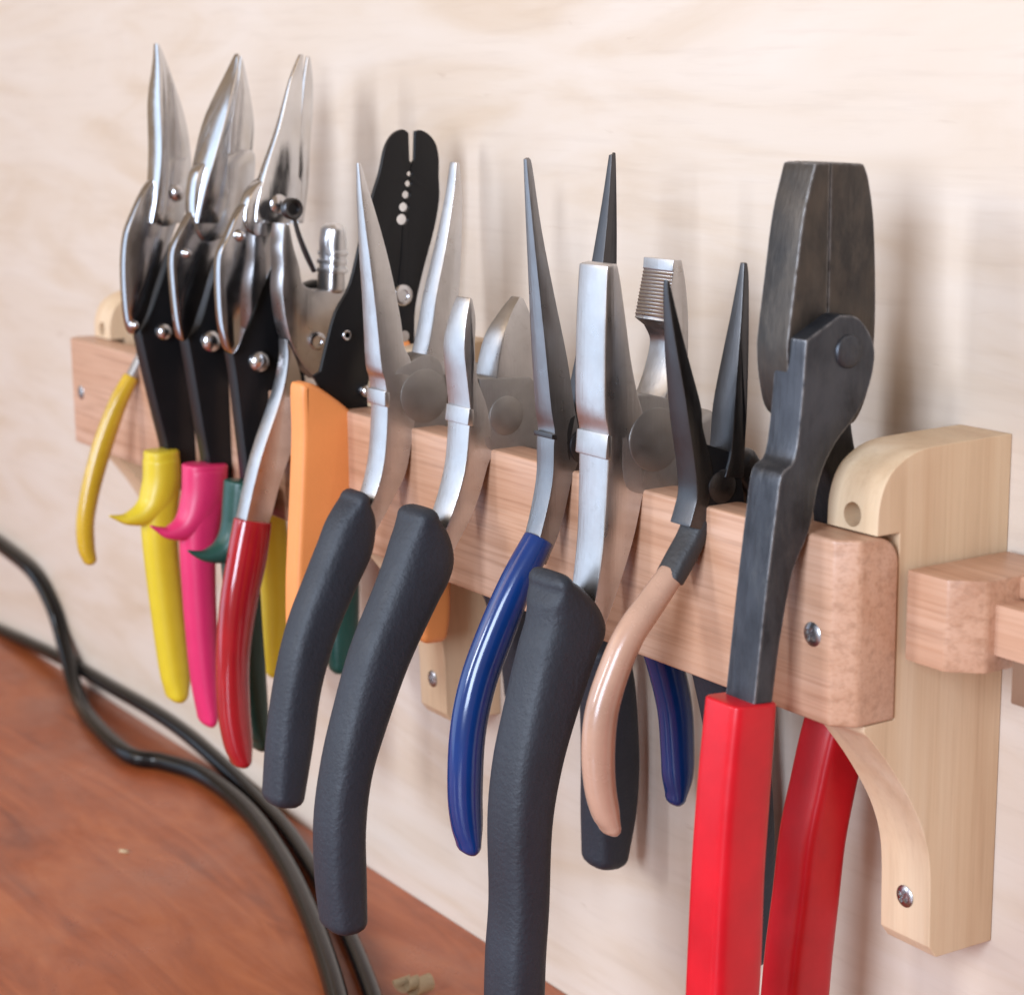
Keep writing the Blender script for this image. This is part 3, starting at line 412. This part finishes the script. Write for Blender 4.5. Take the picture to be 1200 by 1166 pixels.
LOW = [(.2, 1.0), (.32, .965), (.32, .2)]
EYE = [(.5, 1.0), (.7, .85), (.6, .55), (-.4, .5)]
def box(bm, x0, x1, y0, y1, z0, z1):
    vs = [bm.verts.new((x, y, z)) for x in (x0, x1) for y in (y0, y1) for z in (z0, z1)]
    for q in ((0, 1, 3, 2), (4, 6, 7, 5), (0, 4, 5, 1), (2, 3, 7, 6), (0, 2, 6, 4), (1, 5, 7, 3)): bm.faces.new([vs[k] for k in q])

# ---------------------------------------------------------------- setting
WALL_Y, BENCH_Z = 52.1, -195.5
bm = bmesh.new(); box(bm, -2200, 900, WALL_Y, WALL_Y + 12, BENCH_Z - 4, 900)
w = finish('wall', bm, 'ply', None, (0, 0, 0), smooth=False); w['kind'] = 'structure'
bm = bmesh.new(); box(bm, -2200, 900, -430, WALL_Y - .4, BENCH_Z - 30, BENCH_Z)
w = finish('bench_top', bm, 'bench', None, (0, 0, 0), smooth=False); w['kind'] = 'structure'

# ---------------------------------------------------------------- rack
rack = Thing('tool_rack', -230, 'long beech bar on pale maple brackets screwed to the plywood, holding all the pliers', 'tool rack', zb=-108)
BT = 16.4; H = 44.0; XL = -475.0
def bar_mesh():
    bm = bmesh.new(); R_ = 7.0
    sec = [(0, -H), (BT, -H)] + [(BT - R_ + R_ * math.cos(math.radians(q)), -R_ + R_ * math.sin(math.radians(q))) for q in range(0, 91, 15)] + [(0, 0)]
    rows = []
    for x, c in ((XL, 3.0), (XL + 3.0, 0), (.7 - 4.6, 0), (.7, 4.6)):      # front corners chamfered at both ends
        rows.append([bm.verts.new((x, max(y, c), z)) for y, z in sec])
    n = len(sec); bm.faces.new(rows[0]); bm.faces.new(rows[-1][::-1])
    for r0, r1 in zip(rows, rows[1:]):
        for i in range(n): bm.faces.new((r0[i], r0[(i + 1) % n], r1[(i + 1) % n], r1[i]))
    return bm
bar = finish('bar', bar_mesh(), 'bar', rack.o, rack.org, bevel=.9, seg=3)
def screw(x, y, z, r, parent, recess=True):
    bm = bmesh.new(); N = 26; g = {}
    for i in range(N + 1):
        for j in range(N + 1):
            u, w_ = (i / N * 2 - 1), (j / N * 2 - 1)
            # square-to-disc map
            X = u * math.sqrt(1 - w_ * w_ / 2); Z = w_ * math.sqrt(1 - u * u / 2); rr = math.hypot(X, Z)
            h = .55 * (1 - rr ** 3)
            ca, sa = math.cos(.5), math.sin(.5); a, b_ = X * ca - Z * sa, X * sa + Z * ca
            if min(abs(a), abs(b_)) < .16 and max(abs(a), abs(b_)) < .62: h = max(.04, h - .5 + .15 * max(abs(a), abs(b_)))
            g[i, j] = bm.verts.new((x + X * r, y - h * r / 3.2 * 1.4, z + Z * r))
    for i in range(N):
        for j in range(N): bm.faces.new((g[i, j], g[i + 1, j], g[i + 1, j + 1], g[i, j + 1]))
    o = finish('screw', bm, 'screw', parent, rack.org, sharp=40); return o
screw(-10.0, -.1, -23.3, 2.9, bar); screw(-462.7, -.1, -22, 2.9, bar)
BR = [(52.0, 19.6, 1), (34, 19.4, 0), (22.4, 18.8, 0), (15.9, 16.3, 0), (12.1, 12.8, 0), (10.0, 7.2, 0), (9.6, .25, 1), (BT + .2, .25, 1), (BT + .2, -H - .25, 1),
      (7.2, -H - .25, 1), (7.4, -46, 0), (10.3, -48.9, 0), (17.9, -58.4, 0), (25, -69.4, 0), (28.8, -78.6, 0), (30.1, -87, 0), (30.4, -98, 0), (30.6, -104.5, 1), (33, -107.6, 1), (52.0, -108, 1)]
def bracket(xr, th):
    bm = bmesh.new(); P = [(p[0], p[1]) for p in smooth_closed([(y, z, 0, c) for y, z, c in BR], 5)]
    a = [bm.verts.new((xr, y, z)) for y, z in P]; b_ = [bm.verts.new((xr - th, y, z)) for y, z in P]; n = len(P)
    bm.faces.new(a); bm.faces.new(b_[::-1])
    for i in range(n): bm.faces.new((a[i], b_[i], b_[(i + 1) % n], a[(i + 1) % n]))
    return finish('bracket', bm, 'maple', rack.o, rack.org, bevel=1.1, seg=3)
def drill(o, x, y, z, r, depth):
    # cut a blind screw hole into the bracket's front edge
    bm = bmesh.new(); N = 24
    f = [bm.verts.new((x + r * math.cos(k * math.pi / 12), y - 6, z + r * math.sin(k * math.pi / 12))) for k in range(N)]
    g = [bm.verts.new((v_.co.x, y + depth, v_.co.z)) for v_ in f]
    bm.faces.new(f); bm.faces.new(g[::-1])
    for k in range(N): bm.faces.new((f[k], g[k], g[(k + 1) % N], f[(k + 1) % N]))
    c = finish('cutter', bm, 'maple', None, (0, 0, 0)); c.location = (0, 0, 0)
    c.parent = rack.o; c.matrix_parent_inverse = Matrix.Translation(-rack.o.location)
    md = o.modifiers.new('hole', 'BOOLEAN'); md.operation = 'DIFFERENCE'; md.object = c; md.solver = 'EXACT'
    dg = bpy.context.evaluated_depsgraph_get(); me = bpy.data.meshes.new_from_object(o.evaluated_get(dg))
    o.modifiers.clear(); o.data = me; bpy.data.objects.remove(c)
    ctr = (Vector((x, y, z)) - rack.org) / 1000
    for pl in me.polygons:
        if (pl.center - ctr).length < .0125: pl.use_smooth = False
TH = 16.8
for xr in (.3, -223.5, -452.0):
    br = bracket(xr, TH); xc = xr - TH / 2
    screw(xc, 30.1, -94, 2.8, br); drill(br, xc, 9.75, 4.0, 2.9, 9)
# notched cleat on the near bracket's outer side
bm = bmesh.new(); c = 6.5
prof = [(17.5, 2.0), (17.5, 14.5), (17.5 + c, 14.5 + c), (50, 14.5 + c), (50, 2.0)]
lo = [bm.verts.new((x, y, -29.5)) for y, x in prof]; hi = [bm.verts.new((x, y, -8)) for y, x in prof]; n = len(prof)
bm.faces.new(lo[::-1]); bm.faces.new(hi)
for i in range(n): bm.faces.new((lo[i], lo[(i + 1) % n], hi[(i + 1) % n], hi[i]))
cl = finish('cleat', bm, 'bar', rack.o, rack.org, bevel=.8)
for nm, dims in (('tenon', (20.6, 58, 26.5, 50, -25.5, -13.6)), ('lip', (20.6, 58, 34, 50.2, -13.4, -8.3)), ('peg', (25, 30, 28, 33, -36, -25.8))):
    bm = bmesh.new(); box(bm, *dims); finish(nm, bm, 'bar' if nm != 'peg' else 'hole', cl, rack.org, bevel=.5)
# ---------------------------------------------------------------- tools
def zlow(*ks): return min(min(p[1] for p in D[k][1]) for k in ks)
# crimping pliers
t = Thing('crimping_pliers', -22, 'large dark forged crimping pliers with square red sleeves, nearest on the bar', 'pliers', zb=-150)
t.plate('jaw', 'crimper.front_jaw', 'forgedjaw', .7); t.plate('jaw', 'crimper.rear_jaw', 'forgedjaw', .7)
t.plate('handle', 'crimper.front_handle', 'forged', .8); t.tube('handle', 'crimper.rear_handle', 'forged', n=5)
t.disc('pivot', 'crimper.nut', 'forged', [(.3, 1.0), (.8, .9), (.9, .7), (1.2, .55), (1.3, .3)])
t.tube('grip', 'crimper.front_grip', 'red', n=5, cap0=.7, cap1=2, seg=48, sharp=60); t.tube('grip', 'crimper.rear_grip', 'red', n=5, cap0=.7, cap1=2, seg=48, sharp=60)
# tan long nose
t = Thing('long_nose_pliers', -53, 'slim dark long nose pliers with tan dipped handles, beside the red-sleeved crimper', 'pliers', zb=-105)
t.plate('jaw', 'tan.front_jaw', 'darksteel', .35); t.plate('jaw', 'tan.rear_jaw', 'darksteel', .35)
t.plate('joint', 'tan.joint', 'blackox', .5); t.disc('pivot', 'tan.pivot', 'darksteel', LOW)
t.tube('sleeve', 'tan.sleeve', 'shrink', n=2.6, cap0=.5, cap1=.5); t.tube('grip', 'tan.front_grip', 'tan', n=2.1, cap0=.5, cap1=2.5)
t.tube('handle', 'tan.rear_handle', 'darksteel', n=4); t.tube('grip', 'tan.rear_grip', 'tan', n=2.1, cap0=.5, cap1=2.5)
# linesman
t = Thing('linesman_pliers', -81, 'blunt square-nosed combination pliers with serrated rear jaw and thick charcoal foam grips', 'pliers', zb=-152)
j = t.plate('jaw', 'line.front_jaw', 'satin', .7); t.plate('collar', 'line.collar', 'satin', .5, parent=j)
t.plate('jaw', 'line.rear_jaw', 'satin', .25); t.plate('joint', 'line.joint', 'grey', .6); t.disc('pivot', 'line.pivot', 'pivot', LOW)
t.tube('grip', 'line.front_grip', 'foam', n=3, cap0=3, cap1=4, seg=36, tw=14); t.tube('handle', 'line.rear_handle', 'grey', n=4); t.tube('grip', 'line.rear_grip', 'foam', n=3, cap0=3, cap1=4, seg=36)
# blue needle nose
t = Thing('needle_nose_pliers', -110, 'long needle nose pliers with glossy dark blue dipped handles', 'pliers', zb=-106)
j = t.plate('jaw', 'blue.front_jaw', 'needle', .4); t.plate('collar', 'blue.notch', 'darksteel', .2, parent=j)
t.plate('jaw', 'blue.rear_jaw', 'darksteel', .35); t.plate('joint', 'blue.joint', 'darksteel', .5); t.disc('pivot', 'blue.pivot', 'darksteel', LOW)  # rear jaw's darker steel puts the shade of its inner face into the colour
t.tube('grip', 'blue.front_grip', 'blue', n=2.2, cap0=.6, cap1=3); t.tube('handle', 'blue.rear_handle', 'needle', n=4); t.tube('grip', 'blue.rear_grip', 'blue', n=2.2, cap0=.6, cap1=3)
# diagonal cutters
t = Thing('diagonal_cutters', -152, 'short curved-beak diagonal cutters with charcoal foam grips, left of the blue pliers', 'cutters', zb=-136)
j = t.plate('jaw', 'cut.front_jaw', 'satin', .6); t.plate('collar', 'cut.collar', 'satin', .4, parent=j)
t.plate('jaw', 'cut.rear_jaw', 'satin', .4); t.plate('joint', 'cut.joint', 'grey', .5); t.disc('pivot', 'cut.pivot', 'pivot', LOW)
t.tube('grip', 'cut.front_grip', 'foam', n=2.9, cap0=3, cap1=3.5, seg=36, tw=14); t.tube('handle', 'cut.rear_handle', 'grey', n=4); t.tube('grip', 'cut.rear_grip', 'foam', n=2.9, cap0=2, cap1=4, seg=36)
# needle nose with foam grips
t = Thing('needle_nose_pliers', -196, 'wide open needle nose pliers with charcoal foam grips, in front of the black stripper', 'pliers', zb=-126)
j = t.plate('jaw', 'need.front_jaw', 'satin', .6); t.plate('collar', 'need.collar', 'satin', .4, parent=j)
t.plate('jaw', 'need.rear_jaw', 'satin', .5); t.plate('joint', 'need.joint', 'grey', .6); t.disc('pivot', 'need.pivot', 'pivot', LOW)
t.tube('grip', 'need.front_grip', 'foam', n=2.9, cap0=3, cap1=3.5, seg=36, tw=14); t.tube('handle', 'need.rear_handle', 'grey', n=4); t.tube('grip', 'need.rear_grip', 'foam', n=2.9, cap0=2, cap1=3.5, seg=36)
# wire stripper
t = Thing('wire_stripper', -236, 'flat black wire stripper with a row of round notches and orange handles', 'wire stripper', zb=-86)
p = t.plate('jaw', 'strip.front_plate', 'blackox', .2); t.plate('jaw', 'strip.rear_plate', 'blackox', .2)
t.disc('pivot', 'strip.pivot', 'bolt', [(.8, 1), (1.3, .85), (1.3, .5), (.7, .45)]); t.disc('bolt', 'strip.bolt', 'bolt', DOME); t.disc('eyelet', 'strip.eyelet', 'bolt', EYE); t.disc('stop_screw', 'strip.stop_screw', 'bolt', FLAT)
t.plate('handle', 'strip.front_handle', 'orange', rnd=2.0); t.tube('handle', 'strip.rear_handle', 'orange', n=4, cap1=3)
# red handled pliers
t = Thing('wire_cutters', -274, 'bright steel spring-loaded cutters with a ribbed knob and glossy red handles', 'cutters', zb=-127)
p = t.plate('body', 'red.plate', 'satin', .7); t.tube('boss', 'red.boss', 'satin', n=3); k = t.tube('knob', 'red.knob', 'knob', n=2.6, cap0=.5, cap1=3)
for r in 'abc': t.tube('rib', 'red.rib_' + r, 'knob', n=4, cap0=.4, cap1=.4, parent=k)
t.disc('spring_loop', 'red.ring', 'darksteel', [(1.2, 1), (1.6, .85), (1.2, .55), (.2, .5)]); t.tube('spring', 'red.spring', 'darksteel', n=2, cap0=.3, cap1=.3)
t.disc('screw', 'red.screw', 'bolt', [(.5, 1), (.8, .8), (.8, .5), (.1, .45)]); t.plate('handle', 'red.tang', 'satin', .6)
t.tube('grip', 'red.front_grip', 'redgloss', n=2.3, cap0=.6, cap1=3); t.tube('handle', 'red.rear_handle', 'satin', n=4); t.tube('grip', 'red.rear_grip', 'redgloss', n=2.3, cap0=.6, cap1=3)
# aviation snips
for k, xx, mat, lab in (('s3', -287, 'green', 'aviation snips with dark green grips and chrome blades, right of the pink pair'),
                        ('s2', -319, 'pink', 'aviation snips with bright pink grips and broad chrome blades'),
                        ('s1', -350, 'yellow', 'aviation snips with thick lemon yellow grips and flared thumb guard')):
    t = Thing('aviation_snips', xx, lab, 'snips', 'aviation snips at the far end of the bar', zb=-132)
    t.plate('jaw', k + '.front_jaw', 'blade', .4); t.plate('jaw', k + '.rear_jaw', 'blade', .4)
    t.plate('pivot_plate', k + '.pivot_plate', 'blade', .6); t.plate('link', k + '.link', 'dchrome', .7); t.plate('handle', k + '.front_handle', 'blackox', 1.2); t.tube('handle', k + '.rear_handle', 'blackox', n=4)
    t.disc('bolt', k + '.bolt', 'bolt', DOME); t.disc('bolt', k + '.jaw_bolt', 'bolt', DOME); t.disc('bolt', k + '.link_bolt', 'bolt', DOME)
    g = t.tube('grip', k + '.grip', mat, n=2.4, cap0=.8, cap1=4); t.tube('thumb_guard', k + '.guard', mat, n=2.2, cap0=1, cap1=.6, parent=g)
    t.tube('grip', k + '.rear_grip', mat, n=2.4, cap0=.8, cap1=4)
# small yellow dipped pliers
t = Thing('small_pliers', -402, 'small pliers with thin curved ochre yellow dipped handle, farthest left on the bar', 'pliers', zb=-80)
t.tube('grip', 'thin.front_grip', 'ochre', n=2.1, cap0=.6, cap1=2.2); t.tube('handle', 'thin.front_tang', 'grey', n=3)
t.plate('joint', 'thin.joint', 'grey', .5); t.disc('pivot', 'thin.pivot', 'grey', LOW); t.plate('jaw', 'thin.front_jaw', 'grey', .3); t.plate('jaw', 'thin.rear_jaw', 'grey', .3)
t.tube('handle', 'thin.rear_handle', 'grey', n=3); t.tube('grip', 'thin.rear_grip', 'ochre', n=2.1, cap0=.6, cap1=2.2)

# ---------------------------------------------------------------- cords and scraps on the bench
def cord(name, key, r, label):
    P = [Vector(q) for q in smooth_open(D[key][1], 6)]; bm = bmesh.new(); rings = []; seg = 14
    up = Vector((0, 0, 1))
    for i, c in enumerate(P):
        d = (P[min(i + 1, len(P) - 1)] - P[max(i - 1, 0)]).normalized(); s_ = d.cross(up).normalized(); u = s_.cross(d)
        rings.append([bm.verts.new(c + s_ * r * math.cos(2 * math.pi * k / seg) + u * r * math.sin(2 * math.pi * k / seg)) for k in range(seg)])
    for r0, r1 in zip(rings, rings[1:]):
        for k in range(seg): bm.faces.new((r0[k], r0[(k + 1) % seg], r1[(k + 1) % seg], r1[k]))
    bm.faces.new(rings[0][::-1]); bm.faces.new(rings[-1])
    o = finish(name, bm, 'cable', None, (-300, 0, BENCH_Z)); o['label'] = label; o['category'] = 'cord'
cord('power_cord', 'cable_a', 3.9, 'thick black cord hanging down the wall then curving across the bench')
cord('power_cord', 'cable_b', 3.2, 'thinner black cord running along the foot of the wall')
def chip(name, c, sx, sy, sz, rot, label, group=None):
    bm = bmesh.new(); bmesh.ops.create_icosphere(bm, subdivisions=2, radius=1)
    for v_ in bm.verts:
        q = v_.co * (1 + random.uniform(-.25, .25)); v_.co = Matrix.Rotation(rot, 3, 'Z') @ Vector((q.x * sx, q.y * sy, max(q.z, -.6) * sz)) + Vector(c) + Vector((0, 0, sz * .6))
    o = finish(name, bm, 'chip', None, c, smooth=False); o['label'] = label; o['category'] = 'wood chip'
chip('wood_chip', D['chip'][1][0], 2.6, 1.2, .6, .4, 'tiny pale wood chip lying alone on the red-brown bench')

# curled shaving at the foot of the cords
def shaving(name, c, label):
    bm = bmesh.new(); prev = None
    for i in range(90):
        u = i / 89; a = u * 5.0 * math.pi; r = 1.8 + 1.8 * u
        x0, y0 = c[0] + u * 7 - 3 + r * math.cos(a), c[1] + 7 * u - 3
        z0 = c[2] + 3.8 + r * math.sin(a)
        w_ = 2.6 + .8 * math.sin(11 * u)
        cur = [bm.verts.new(Vector((x0, y0 - w_, z0))), bm.verts.new(Vector((x0, y0 + w_, z0 + .4)))]
        if prev: bm.faces.new((prev[0], prev[1], cur[1], cur[0]))
        prev = cur
    r_ = bmesh.ops.solidify(bm, geom=list(bm.faces), thickness=.25)
    o = finish(name, bm, 'chip', None, c); o['label'] = label; o['category'] = 'wood shaving'
shaving('wood_shaving', D['scrap'][1][0], 'curled pale wood shaving on the bench beside the black cords')
